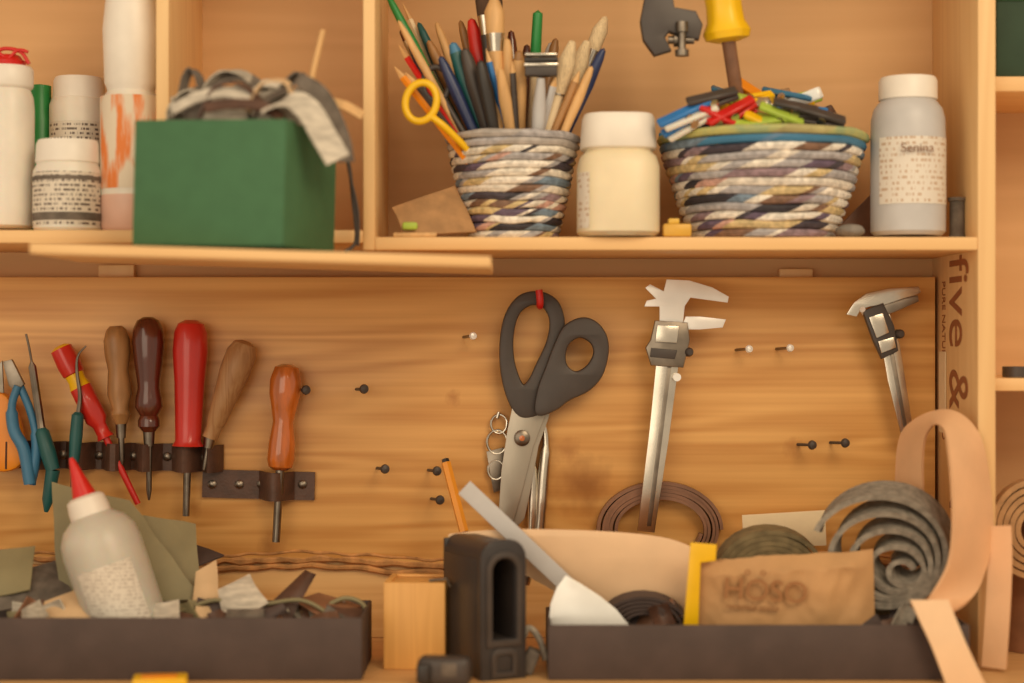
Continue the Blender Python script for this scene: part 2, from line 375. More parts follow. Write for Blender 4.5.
rr([(180,150),(172,112),(190,90),(215,98),(225,116),(205,128),(190,112)],.014,M_bgrey,(.5,1,.3))
rr([(166,122),(185,104),(212,84),(240,76),(262,90),(270,118)],.016,M_bgrey2,(.2,1,.7))
rr([(172,110),(195,98),(222,92),(250,96)],.012,M_bgrey3,(.1,.7,1),y=-.27)
rr([(205,125),(208,90),(225,72),(247,76),(262,100),(262,125)],.014,M_bgrey,(.6,1,.2))
rr([(225,130),(240,98),(262,84),(285,88),(296,108),(290,135)],.016,M_bgrey3,(.3,1,.6))
rr([(238,106),(261,98),(290,94),(320,110),(332,128,-.26)],.022,M_bgrey,(.1,1,.6))
rr([(200,118),(215,88),(240,84),(262,104),(250,122)],.010,M_strap,(.2,1,.2),y=-.268)
rr([(248,112),(262,84),(286,82),(294,100)],.009,M_beige,(.3,1,.3),y=-.268)
rr([(255,105),(285,90),(300,82),(318,92),(330,110),(342,140),(346,162)],.018,M_bgrey2,(.5,.6,.5),y=-.262)
rr([(262,112),(290,101),(308,110),(325,138),(338,160)],.024,M_bgrey3,(.7,.5,.4),.0022,-.285)
rr([(300,98),(320,100),(345,106),(363,116)],.009,M_tan,(.1,.5,1))
rr([(175,98),(178,118),(200,124),(230,118),(250,126)],.016,M_bgrey,(.1,.7,.8))
rr([(205,108),(230,104),(262,106),(282,118)],.010,M_strap,(0,.6,1),y=-.285)
rr([(272,128),(276,100),(298,74),(303,90),(290,128)],.014,M_bgrey2,(.5,1,.1))
rr([(182,96),(186,78),(192,70),(200,80),(202,100)],.010,M_bgrey2,(.6,1,0))
o.done()
o=O('wooden_dowel'); tube(o,[W(300,140,-.22),W(309,90,-.22),W(323,30,-.22)],[.0032,.003,.0025],M_tan); o.done()
o=O('black_cable'); tube(o,tp([(322,140,-.2),(338,135,-.19),(348,160,-.17),(353,200,-.17),(356,240,-.168),(345,252,-.17)],-.18,8),.0018,M_black2,8)
tube(o,tp([(322,150,-.2),(342,148,-.19),(351,180,-.175),(358,215,-.172),(358,246,-.17)],-.18,8),.0014,M_black2,8); o.done()
# ---------- JARS / BOTTLES
def bottle(name,cx,y,wpx,zb,segs,label=None,sq=0,seg=40):
    o=O(name); s=S(y); x=(cx-512)*s
    pr=[];mm=[]
    for (py,r,m) in segs:
        z=(341.5-py)*s-zb; pr.append((r*s,max(z,0))); mm.append(m)
    lathe(o,pr,None,Matrix.Translation(Vector((x,y,zb))),seg,sq,mats=mm[:-1]+[mm[-1]])
    if label:
        for (p0,p1,r,m,a0,a1) in label:
            z0=(341.5-p0)*s; z1=(341.5-p1)*s; v=[];f=[]; n=24
            for k in range(n+1):
                a=math.radians(a0+(a1-a0)*k/n)-math.pi/2
                rr_=r*s*1.012
                if sq:
                    c,q=abs(math.cos(a)),abs(math.sin(a)); rr_*=1/((c**sq+q**sq)**(1/sq))
                v+= [(x+rr_*math.cos(a),y+rr_*math.sin(a),z0),(x+rr_*math.cos(a),y+rr_*math.sin(a),z1)]
            for k in range(n): f.append([2*k,2*k+2,2*k+3,2*k+1])
            o.add(v,f,m)
    return o
ZL=.1023; ZR=.0959
bottle('white_plastic_bottle',8,-.10,0,ZL,[(229,0,M_wp),(229,22,M_wp),(226,26,M_wp),(110,26,M_wp),(98,25,M_wp),(90,22,M_wp),(88,24,M_wp2),(86,25,M_wp2),(70,25,M_wp2),(67,23,M_wp2),(66,0,M_wp2)]).done()
o=O('red_cap'); s=S(-.1); Z=(341.5-66)*s
lathe(o,[(.016,0),(.017,.004),(.014,.006),(.012,.009),(.010,.010),(0,.0105)],M_red,Matrix.Translation(Vector(((8-512)*s,-.1,Z))),24)
tube(o,tp([(-6,62),(0,50),(12,49),(22,53),(29,64)],-.11),.0018,M_red); tube(o,tp([(-2,52),(8,58),(18,50),(28,52)],-.112),.0016,M_red); o.done()
bottle('green_bottle',40,-.035,0,ZL,[(238,0,M_green),(238,15,M_green),(120,15,M_green),(110,12,M_green),(95,11,M_green),(86,11,M_green),(84,0,M_green)]).done()
bottle('tall_white_jar',79,-.04,0,ZL,[(238,0,M_wp),(238,29,M_wp),(106,29,M_wp),(101,27,M_wp),(100,27,M_wp2),(99,26,M_wp2),(82,25,M_wp2),(78,23,M_wp2),(78,0,M_wp2)],[(200,124,29,M_lbl_d,-60,60)]).done()
o=bottle('paint_jar',68,-.118,0,ZL,[(232,0,M_wp),(232,31,M_wp),(229,34,M_wp),(172,34,M_wp),(166,31,M_wp),(164,31,M_wp2),(163,32,M_wp2),(145,31,M_wp2),(141,29,M_wp2),(141,0,M_wp2)],[(226,174,34,M_lbl_d,-80,80)])
for (pa,pb) in ((178,182),(214,222)):
    s=S(-.118); lathe(o,[(34*s*1.012,0),(34*s*1.02,0),(34*s*1.02,(pb-pa)*s),(34*s*1.012,(pb-pa)*s)],M_bgrey2,Matrix.Translation(Vector((W(68,0,-.118).x,-.118,W(0,pb,-.118).z))),40)
o.done()
bottle('tall_glue_bottle',131,-.11,0,ZL,[(232,0,M_pink),(232,27,M_pink),(228,30,M_pink),(196,30,M_wp),(120,30,M_wp),(104,29,M_wp),(95,25,M_wp),(92,23,M_wp2),(88,24,M_wp2),(84,26,M_wp2),(30,28,M_wp2),(10,26,M_wp2),(-20,23,M_wp2),(-30,0,M_wp2)],[(190,98,30,M_lbl_o,-80,80)]).done()
# ---------- WOVEN BASKETS
def basket(name,cx,y,ztop,zbot,rt,rb,nr,rimmats=None,power=1.0):
    o=O(name); s=S(y); x=(cx-512)*s; h=(ztop-zbot); tr=h/nr/2*1.15
    seg=120; k=8
    light=basket_pal[:4]+[basket_pal[9],basket_pal[10]]; dark=basket_pal[4:]
    for i in range(nr):
        t=(i+.5)/nr; R=(rb+(rt-rb)*t**power)*s; z=zbot+tr+(h-tr)*i/(nr-1+.3); v=[];f=[];fm=[]
        a_off=random.random()*6; run=0; cm=None
        for q in range(seg):
            if run<=0:
                run=random.choice([2,3,4,6,9,14])
                if rimmats is not None and i>=nr-len(rimmats): cm=random.choice(rimmats[nr-1-i]); run+=6
                else:
                    pd=.62 if i%3==1 else .32
                    cm=random.choice(dark if random.random()<pd else light)
            run-=1
            a=2*math.pi*q/seg+a_off
            wob=1+.02*noise.noise(Vector((math.cos(a)*1.5,math.sin(a)*1.5,i*.7)))
            for j in range(k):
                b=2*math.pi*j/k
                rad=R*wob+tr*math.cos(b)*1.0; tw=.5*math.sin(b)*tr/R*4
                v.append((x+rad*math.cos(a+tw),y+rad*math.sin(a+tw),z+tr*math.sin(b)+.0028*noise.noise(Vector((math.cos(a)*1.6,math.sin(a)*1.6,i*.15)))*min(1,i/2)))
            for j in range(k):
                q2=(q+1)%seg; j2=(j+1)%k
                f.append([q*k+j,q2*k+j,q2*k+j2,q*k+j2]); fm.append(cm)
        o.add(v,f,None,None,fm)
    lathe(o,[(0,.001),(rb*s,.001),(rb*s,.004),(0,.004)],basket_pal[5],Matrix.Translation(Vector((x,y,zbot))),32)
    return o.done()
yB=-.085; sB=S(yB)
rimg=[mk('rim_grey',(180,172,166),.6,var=.2,scale=120),basket_pal[10]]
limey=[mk('rim_lime',(190,184,110),.7,c2=(150,166,120),scale=60),mk('rim_lime2',(180,170,116),.7,var=.3)]
blueish=[mk('rim_blue',(96,134,170),.6,var=.2),basket_pal[12],M_blue]
zt=(341.5-138)*sB
basket('woven_paper_pencil_pot',513,yB,zt,ZR,65,42,14,rimmats=[rimg,rimg])
zt2=(341.5-138)*sB
basket('woven_paper_bowl',762,yB,zt2,ZR,102,66,13,rimmats=[limey,blueish],power=.8)
# ---------- pencil pot contents
def stick(name,a,b,segs,y=yB,y2=None,seg=12):
    o=O(name); 
    prof=[(t,r) for t,r,m in segs]; mats=[m for t,r,m in segs[:-1]]
    turn(o,a,b,y,[(0,0)]+prof+[(1,0)],None,y2,seg,mats=[mats[0]]+mats+[mats[-1]])
    return o.done()
B='paintbrush'
def brush(a,b,hm,r=4,fer=True,bm=None,y=yB,y2=None,head=.2):
    stick(B,a,b,[(0,r*.6,hm),(.4,r,hm),(.74-head*.2,r*.95,hm),(.76-head*.2,r,M_steel),(1-head,r*1.15,M_steel),(1-head+.01,r*1.2,bm or M_bris),(1-head*.4,r*1.3,bm or M_bris),(.99,r*.5,bm or M_bris)],y,y2)
def hstick(a,b,hm,r=4,y=yB,y2=None,tip=None):
    stick(B,a,b,[(0,r*.7,hm),(.5,r*.9,hm),(.75,r*1.1,hm),(.93,r*.8,tip or hm),(.985,r*.5,tip or hm)],y,y2)
def pencil(a,b,m,y=yB,y2=None,r=3.2):
    stick('pencil',a,b,[(0,r,m),(.9,r,m),(.905,r*.95,M_tan),(.98,r*.25,M_black)],y,y2,6)
hstick((490,190),(386,-8),M_green,4.5,-.09,-.09)
hstick((492,190),(398,20),M_tan,4,-.1,-.12)
hstick((484,190),(400,30),M_steel,4,-.085,-.06,M_hd)
hstick((482,190),(408,38),M_navy,6,-.085,-.07,M_hd)
pencil((488,190),(402,2),M_paper,-.07,-.05)
pencil((486,185),(394,66),M_orange,-.12,-.125,4)
pencil((492,185),(405,72),M_black2,-.11,-.125,4)
pencil((490,185),(398,44),M_red,-.105,-.11,3.5)
hstick((494,190),(418,22),M_teal,5,-.075,-.06)
hstick((500,190),(436,22),M_tan,5,-.07,-.05)
hstick((500,190),(428,40),M_hw2,6,-.075,-.07)
hstick((500,190),(440,56),M_navy,6,-.105,-.115)
hstick((503,190),(452,42),M_teal,8,-.095,-.11,M_blue)
hstick((505,190),(464,48),M_black2,8,-.1,-.12)
hstick((505,190),(471,18),M_red,8,-.08,-.08)
hstick((505,190),(480,60),M_black,7,-.11,-.135)
hstick((505,190),(460,20),M_hw2,5,-.06,-.05)
brush((503,190),(480,-25),M_black2,6,y=-.09,y2=-.09,bm=M_bris_d)
brush((500,195),(494,-4),M_tan,8,y=-.11,y2=-.115,bm=M_tan)
brush((506,190),(490,-30),M_black,8,y=-.08,y2=-.07,bm=M_bris_d,head=.3)
hstick((515,190),(507,38),M_tan,6,-.09,-.12)
hstick((520,190),(519,50),M_tan,7,-.09,-.125,M_hw2)
hstick((520,190),(500,68),M_tan,6,-.1,-.14)
hstick((520,190),(511,30),M_hd,6,-.07,-.06)
hstick((522,190),(527,44),M_hd,6,-.06,-.05)
stick('felt_tip_marker',(528,190),(538,10),[(0,5,M_paper),(.7,5,M_paper),(.705,5.6,M_green),(.98,5,M_green)],-.08,-.08)
hstick((528,190),(556,38),M_hw2,6,-.07,-.05)
hstick((528,190),(552,42),M_greyp,7,-.06,-.045)
brush((530,195),(573,40),M_paper,7,y=-.1,y2=-.12,head=.35)
brush((530,195),(588,40),M_tan,7.5,y=-.09,y2=-.1,head=.36)
brush((535,195),(606,16),M_cream,6,y=-.08,y2=-.08,head=.2)
hstick((540,190),(604,48),M_navy,6,-.1,-.115)
hstick((540,190),(592,66),M_tan,5,-.11,-.125)
hstick((535,190),(566,56),M_black2,6,-.07,-.06)
hstick((525,190),(548,60),M_steel,5,-.06,-.05)
pencil((525,190),(556,75),M_greyp,-.1,-.13,4)
pencil((530,190),(580,70),M_hw2,-.1,-.13,4)
pencil((520,190),(486,48),M_blue2,-.1,-.13)
pencil((520,190),(512,60),M_black2,-.1,-.14)
o=O('safety_razor'); yr=-.135
turn(o,(535,180),(541,78),-.115,[(0,3),(.3,6),(.7,7),(1,4)],M_greyp,yr)
for k,(wd_,hh_,m) in enumerate([(.030,.012,M_black2),(.032,.004,M_steel),(.031,.004,M_black),(.030,.003,M_steel)]): box(o,W(541,70-k*5,yr-.002*k),(wd_,.011,hh_),m,bev=.0015)
o.done()
o=O('yellow_handled_scissors'); 
ring=[W(421+15*math.cos(a)+5*math.sin(a),102-19*math.sin(a)+4*math.cos(a),-.14) for a in [i*2*math.pi/28 for i in range(28)]]
tube(o,ring,.0036,M_yellow,10,True); tube(o,tp([(430,116),(446,128),(478,160,-.12)],-.14),.0034,M_yellow)
ring=[W(436+13*math.cos(a),84-17*math.sin(a),-.11) for a in [i*2*math.pi/28 for i in range(28)]]
tube(o,ring,.003,M_black2,10,True); tube(o,tp([(443,98),(456,120),(480,160,-.11)],-.11),.003,M_black2)
tube(o,tp([(470,140,-.12),(500,200,-.1)],-.12),.003,M_steel)
o.done()
bottle('white_plastic_jar',618,-.125,0,ZR,[(237,0,M_cream),(237,36,M_cream),(233,41,M_cream),(168,41,M_cream),(158,38,M_cream),(153,33,M_cream),(151,33,M_wp2),(150,37,M_wp2),(148,38,M_wp2),(120,36,M_wp2),(116,34,M_wp2),(115,0,M_wp2)],sq=3.2,seg=64,label=[(230,175,41,M_lbl_p,-68,-40)]).done()
o=bottle('grey_plastic_bottle',908,-.11,0,ZR,[(236,0,M_greyp),(236,33,M_greyp),(232,37,M_greyp),(140,37,M_greyp),(120,36.5,M_greyp),(110,34,M_greyp),(103,29,M_greyp),(101,27,M_wp2),(100,29,M_wp2),(82,29,M_wp2),(78,27,M_wp2),(77,0,M_wp2)],[(206,140,37,M_lbl_p,-60,70)])
text(o,'Senina',.012,M_coil,Matrix.Translation(W(892,156,-.11)+Vector((0,-.0375,0)))@FACE)
o.done()
# bowl contents
o=O('clothespin_pile')
cm=[M_blue2,M_blue2,M_red,M_lime,M_yellow,M_blue,M_white_steel,M_wp,M_green,M_tan]
def peg(c,R,m,L=.052,w=.011):
    for sgn in (-1,1):
        R2=R@Matrix.Rotation(sgn*.08,4,'Y')
        box(o,c+(R.to_3x3()@Vector((0,0,sgn*.0042))),(L,w,.0048),m,R2,.0012,1)
    lathe(o,[(.0038,-.007),(.0042,-.007),(.0042,.007),(.0038,.007)],M_steel,Matrix.Translation(c)@R@Matrix.Rotation(math.pi/2,4,'X'),10)
for i in range(95):
    a=random.uniform(0,6.28); rr0=.070*math.sqrt(random.random()); h=.036*(1-(rr0/.095)**2)
    c=Vector(((757-512)*sB+rr0*math.cos(a)*1.0,yB+rr0*math.sin(a)*.85,(341.5-133)*sB+random.uniform(-.15,1)*h))
    R=Matrix.Rotation(random.uniform(0,6.28),4,'Z')@Matrix.Rotation(random.uniform(-.35,.35),4,'Y')@Matrix.Rotation(random.uniform(0,3),4,'X')
    mm=random.choice(cm)
    if c.x>(800-512)*sB: mm=random.choice([M_black2,M_black2,M_strap,M_blue,M_lime,M_tan])
    elif c.x<(715-512)*sB: mm=random.choice([M_blue2,M_blue,M_blue2,M_wp,M_blue])
    elif c.x<(765-512)*sB: mm=random.choice([M_red,M_red,M_lime,M_orange,M_blue,M_yellow,M_steel])
    peg(c,R,mm)
for (x0,y0,x1,y1,m) in [(662,128,712,102,M_blue2),(668,132,716,110,M_wp),(700,110,740,130,M_red),(712,126,752,102,M_red),(735,130,790,120,M_lime),(760,110,800,126,M_lime),(775,106,815,114,M_black2),(690,106,735,94,M_black2),(800,112,842,124,M_black2),(745,118,775,132,M_yellow)]:
    a_=W(x0,y0,-.165); b_=W(x1,y1,-.15); d=(b_-a_); ang=math.atan2(d.z,d.x)
    peg((a_+b_)/2,Matrix.Rotation(-ang,4,'Y')@Matrix.Rotation(.7,4,'X'),m,d.length,.011)
o.done()
o=O('yellow_screwdriver'); y=-.13
turn(o,(742,128),(728,38),-.11,[(0,5),(.1,7),(1,7)],M_coil,-.135)
turn(o,(728,42),(716,-60),-.135,[(0,12),(.03,21),(.1,23),(.2,18),(.35,17),(.9,20),(1,12)],M_yellow,-.14,24,flute=.05,nfl=6)
o.done()
o=O('hanging_bar_clamp'); y=-.14
plate(o,[(650,-20),(668,-20),(672,10),(694,14),(700,26),(697,38),(684,36),(668,30),(662,38),(668,50),(655,54),(645,40),(642,22)],y,.014,M_black2,bev=.002)
turn(o,(668,40),(694,40),y-.001,[(0,4),(.2,4),(.22,7),(.45,7),(.5,4),(1,4)],M_steel_d)
turn(o,(682,22),(682,56),y-.009,[(0,6),(.3,6),(.32,4),(.8,4),(.82,7),(1,7)],M_steel_d)
bb(o,W(660,0,y).x-.006,W(660,0,y).x+.006,y-.003,y+.003,W(0,0,y).z,.43,M_steel_d)
o.done()
o=O('leather_offcut'); quad(o,[(392,208,-.12),(455,186,-.1),(476,232,-.12),(404,236,-.145)],M_tanroll,.004); o.done()
o=O('yellow_clip'); box(o,W(410,226,-.146),(.014,.006,.007),M_lime,bev=.002); box(o,Vector((W(415,0,-.146).x,-.146,ZR+.002)),(.04,.006,.004),M_tan,bev=.001); o.done()
o=O('beeswax_block'); c=W(680,0,-.138).x; box(o,(c-.003,-.138,ZR+.0065),(.026,.018,.012),mk('wax',(216,166,60),.4,var=.1),bev=.002); box(o,(c-.006,-.138,ZR+.015),(.010,.012,.005),mk('wax2',(226,182,70),.4,var=.1),bev=.001); o.done()
o=O('pebble'); bm=bmesh.new(); bmesh.ops.create_icosphere(bm,subdivisions=3,radius=1)
for v in bm.verts: v.co=Vector((v.co.x*.014,v.co.y*.01,v.co.z*.0062))*(1+.15*noise.noise(v.co*1.5))
frombm(o,bm,mk('stone',(130,122,114),.7,var=.3,scale=80),Matrix.Translation(Vector((W(851,0,-.13).x,-.13,ZR+.0068)))); o.done()
o=O('grey_thread_spool'); lathe(o,[(0,0),(.0085,0),(.0085,.003),(.007,.004),(.007,.036),(.0085,.037),(.0085,.040),(0,.040)],M_bgrey2,Matrix.Translation(Vector((W(957,0,-.1).x,-.1,ZR))),20); o.done()
o=O('leather_triangle_offcut'); plate(o,[(828,238),(870,196),(874,238)],-.05,.003,M_coil); o.done()
# ---------- TOOL PANEL: strap racks
def rack(name,x0,x1,pyc0,pyc1,hpx,xs):
    o=O(name); P=[]; n=80
    for i in range(n+1):
        px=x0+(x1-x0)*i/n; py=pyc0+(pyc1-pyc0)*i/n; y=-.0025
        for (tx,w,dep) in xs:
            d=abs(px-tx)
            if d<w: y=min(y,-.0025-(dep)*(.5+.5*math.cos(math.pi*d/w))**.6)
        P.append(W(px,py,0)+Vector((0,y,0)))
    ribbon(o,P,Vector((0,0,1)),hpx*.001,.0026,M_strap)
    return o
def rivet(o,px,py,y=-.006):
    lathe(o,[(.0045,0),(.0045,.001),(.003,.0022),(0,.0026)],M_steel_d,axm(W(px,py,0)+Vector((0,-.004,0)),W(px,py,0)+Vector((0,-.1,0))),14)
o=rack('leather_tool_rack',-60,223,452,458,27,[(-20,14,.026),(14,12,.026),(46,14,.026),(82,13,.026),(118,13,.026),(149,12,.026),(188,15,.026),(213,9,.022)])
for px in (-2,30,64,100,134,168,205): rivet(o,px,455+(px-100)*.02)
o.done()
o=rack('leather_tool_rack',203,315,483,486,28,[(277,17,.026)])
for px in (213,240,262,303): rivet(o,px,484)
o.done()
def tool(name,a,b,hprof,hm,shaft_end,yA=-.021,shaft=(4,3),ferr=None,extra=None,seg=24,mats=None,sm=M_steel_d,**k):
    o=O(name); turn(o,a,b,yA,hprof,hm,None,seg,mats=mats,**k)
    d=(Vector(shaft_end)-Vector(b)).normalized()
    if ferr: 
        L=ferr[0]; e=(b[0]+d.x*L,b[1]+d.y*L); turn(o,b,e,yA,[(0,ferr[1]),(1,ferr[2])],M_steel_d)
    turn(o,b,shaft_end,yA,[(0,shaft[0]),(.85,shaft[0]*.9),(1,shaft[1])],sm)
    if extra: extra(o)
    o.done()
tool('awl',(116,326),(121,424),[(0,0),(.0,6),(.04,10),(.15,13),(.3,12.5),(.45,10),(.55,11),(.7,12),(.85,8),(.9,10),(1,6)],M_hw2,(122,466),ferr=(14,5.5,4.5),shaft=(3.2,1.2))
tool('awl',(148,317),(149,432),[(0,5),(.03,11),(.1,15),(.22,16),(.4,14),(.55,11.5),(.62,11),(.7,13),(.78,14),(.86,9),(.9,11),(.95,11),(1,6)],M_hd,(149,500),ferr=(14,6,5),shaft=(3.2,1.2))
tool('screwdriver',(191,320),(188,446),[(0,6),(.03,13),(.1,16.5),(.25,17.5),(.5,15),(.8,13.5),(.96,13),(1,16),(1.0,0)],M_hr,(186,516),shaft=(4,3.5))
tool('chisel',(246,341),(210,438),[(0,4),(.03,11),(.12,15),(.3,15.5),(.6,12),(.85,9.5),(.88,8),(1,8)],M_hw,(204,470),ferr=(10,6,5),shaft=(3,2))
tool('screwdriver',(287,364),(280,470),[(0,5),(.03,12),(.15,16),(.28,16),(.42,13),(.55,10.5),(.65,12),(.75,13.5),(.9,14),(.97,12),(1,7)],M_ho,(276,542),shaft=(4.5,4))
tool('screwdriver',(60,346),(106,438),[(0,6),(.03,11),(.2,12),(.3,11),(.31,9.5),(.38,9),(.45,11),(.8,11),(.86,7),(.95,7),(1,9)],M_hr,(138,504),shaft=(3.5,3),
     mats=[M_yellow,M_hr,M_hr,M_hr,M_yellow,M_yellow,M_hr,M_hr,M_hr,M_hr],flute=.04,nfl=6,sm=M_red)
o=O('dental_pick'); tube(o,tp([(86,346),(78,356),(77,372),(80,396),(78,415)],-.034),[.0008,.0026],M_steel_d,8)
turn(o,(78,412),(74,462),-.034,[(0,3),(.06,6),(.5,6.5),(1,5)],M_teal); turn(o,(74,462),(70,520),-.034,[(0,3),(1,1)],M_steel_d); o.done()
o=O('seam_ripper'); tube(o,tp([(26,334),(30,352),(35,385),(42,432)],-.034),[.0012,.004,.0048],M_steel_d,8)
turn(o,(41,428),(53,470),-.034,[(0,4),(.1,7),(.6,8),(1,7)],M_teal); turn(o,(53,470),(46,512),-.034,[(0,7),(.7,6),(1,2)],M_teal); o.done()
o=O('pliers'); tube(o,tp([(18,386),(12,405),(14,430),(24,450),(30,484)],-.034),[.004,.006,.0062,.006],M_blue,10)
tube(o,tp([(20,386),(30,410),(36,435),(36,455),(30,484)],-.03),[.004,.0055,.006],M_blue,10)
plate(o,[(4,362),(12,360),(24,384),(16,392),(10,385)],-.032,.006,M_steel_d); o.done()
o=O('utility_knife'); plate(o,[(-12,400),(6,398),(20,430),(20,462),(-4,466),(-14,430)],-.022,.014,M_orange,sm=5,bev=.003); plate(o,[(-10,404),(4,402),(2,362),(-8,372)],-.022,.003,M_steel_d); o.done()
# ---------- pegs, nails
def peg_(name,px,py,L=.026,r=.0048,m=M_black2):
    o=O(name); a=W(px,py,-L)
    tip=Vector((a.x,-L,a.z)); base=Vector((a.x-.010,0.0005,a.z-.001))
    tube(o,[base,tip],.0015,M_steel_d if m is not M_black2 else M_black2,8)
    d=(tip-base).normalized()
    lathe(o,[(0,-r*.6),(r*.7,-r*.5),(r,0),(r*.8,r*.6),(0,r*.8)],m,axm(tip,tip+d),16); o.done()
for p in [(306,390),(364,389),(385,469),(437,471),(440,500),(812,445),(845,443)]: peg_('wall_peg',*p)
for p in [(473,336),(749,349),(790,348)]: peg_('nail',*p,L=.024,r=.004,m=M_white_steel)
o=O('red_wall_hook'); tube(o,tp([(540,305,0.0),(540,306,-.03),(540,300,-.036),(539,290,-.036)],-.03),.0036,M_red,10); o.done()
# ---------- big scissors
o=O('large_scissors'); yS=-.018
plate(o,[(520,414),(507,390),(502,355),(506,320),(519,299),(538,294),(555,302),(562,322),(559,348),(552,378),(552,404),(540,412)],yS,.010,M_black2,
  [[(521,386),(512,362),(511,335),(517,313),(530,303),(544,305),(552,320),(549,342),(539,364),(530,382)]],.0028,sm=7)
plate(o,[(538,412),(540,390),(548,368),(558,342),(567,327),(584,320),(599,328),(606,346),(601,372),(588,388),(568,398),(554,408)],yS-.0095,.011,M_black2,
  [[(563,353),(568,341),(580,335),(592,341),(596,353),(589,367),(576,374),(565,367)]],.0028,sm=7)
plate(o,[(513,404),(552,398),(548,418),(538,446),(530,490),(524,518),(515,528),(509,522),(510,480),(510,436)],yS+.002,.003,M_blade)
plate(o,[(514,402),(544,398),(545,414),(533,446),(522,490),(513,520),(503,524),(499,514),(502,470),(508,430)],yS-.002,.003,M_blade)
p=W(522,438,yS-.004); lathe(o,[(.008,0),(.008,.002),(.006,.0032),(0,.0036)],M_steel_d,axm(p,p+Vector((0,-1,0))),20); lathe(o,[(.0028,0),(.0028,.005),(0,.0055)],M_ho,axm(p,p+Vector((0,-1,0))),12)
o.done()
o=O('steel_pliers')
tube(o,tp([(540,414),(546,440),(543,480),(540,528),(536,560)],-.010),[.004,.006,.0055,.005],M_steel,10)
tube(o,tp([(529,430),(532,470),(532,528),(526,585)],-.009),[.004,.0055,.005,.004],M_steel,10)
plate(o,[(528,405),(547,405),(545,435),(532,438)],-.009,.006,M_steel); o.done()
o=O('steel_key_ring')
for cx,cy,r in ((497,442,10),(499,424,8),(496,470,8)):
    tube(o,[W(cx+r*math.cos(a),cy+r*1.2*math.sin(a),-.006) for a in [i*math.pi/10 for i in range(20)]],.0013,M_steel,8,True)
plate(o,[(487,452),(503,448),(504,488),(494,492)],-.006,.002,M_steel_d); tube(o,tp([(499,412),(497,418)],-.006),.002,M_steel); o.done()
o=O('pencil'); turn(o,(445,459),(464,532),-.05,[(0,3.8),(.05,4.2),(.05,4.9),(1,4.9)],M_pencil,-.07,6,mats=[M_black,M_black,M_pencil]); o.done()
# ---------- calipers
o=O('vernier_caliper'); y=-.03
plate(o,[(664,300),(684,302),(677,372),(668,440),(654,532),(638,530),(650,430),(657,360)],y,.0035,M_steel)
plate(o,[(668,360),(672,360),(651,526),(647,526)],y-.0021,.0008,M_steel_d,bev=.0002)
plate(o,[(645,306),(647,301),(657,299),(646,288),(650,285),(664,292),(667,280),(689,281),(712,288),(728,297),(727,302),(704,299),(690,297),(684,306),(682,326),(660,324),(660,306)],y-.001,.004,M_white_steel)  # chrome jaws in near-white: their highlights are put into the colour
plate(o,[(686,317),(700,317),(725,320),(722,327),(700,329),(688,329),(682,328)],y-.0015,.004,M_white_steel)
plate(o,[(656,322),(686,324),(688,340),(682,366),(652,364),(647,348),(652,340)],y-.002,.009,M_steel_d,bev=.0015)
plate(o,[(658,326),(678,327),(676,342),(656,341)],y-.0075,.004,M_steel,bev=.001)
plate(o,[(652,349),(676,351),(674,358),(651,356)],y-.0075,.003,M_black2,bev=.001)
p=W(687,352,y); lathe(o,[(.0045,-.004),(.0045,.006),(.003,.008),(0,.008)],M_black2,axm(p,p+Vector((.3,-1,0))),16)
p=W(676,377,y+.006); lathe(o,[(.004,0),(.004,.012),(0,.012)],M_white_steel,axm(p,p+Vector((0,-1,0))),14)
o.done()
o=O('vernier_caliper'); y=-.026
plate(o,[(874,308),(886,304),(899,345),(913,434),(902,437),(888,380),(882,345)],y,.0035,M_steel)
plate(o,[(889,350),(893,349),(908,432),(905,433)],y-.0021,.0008,M_steel_d,bev=.0002)
plate(o,[(847,314),(854,303),(866,294),(888,289),(918,287),(920,292),(906,300),(890,308),(884,305),(870,306),(860,309),(856,316)],y-.001,.004,M_steel)
plate(o,[(884,306),(905,299),(917,296),(918,301),(900,309),(887,314)],y-.004,.003,M_steel_d)
plate(o,[(864,312),(882,305),(892,326),(896,350),(882,357),(874,340)],y-.002,.009,M_black2,bev=.0015)
plate(o,[(870,318),(882,314),(888,332),(877,337)],y-.0075,.003,M_steel,bev=.001)
plate(o,[(879,342),(893,338),(895,347),(882,352)],y-.0075,.003,M_steel,bev=.001)
p=W(898,334,y); lathe(o,[(.0045,-.004),(.0045,.006),(.003,.008),(0,.008)],M_black2,axm(p,p+Vector((.2,-1,0))),16)
p=W(864,312,y); lathe(o,[(.003,-.003),(.003,.006),(0,.006)],M_white_steel,axm(p,p+Vector((-.5,-1,.5))),12)
o.done()
o=O('leather_lace_coil')
P=[]
for i in range(220):
    a=i/220*2*math.pi*5; rx=62-4.0*i/44+.8*math.sin(a*.6); rz=47-3.6*i/44
    P.append(W(659+rx*math.cos(a),529-rz*math.sin(a),-.008))
ribbon(o,P,Vector((0,1,0)),.013,.0034,M_coil); o.done()
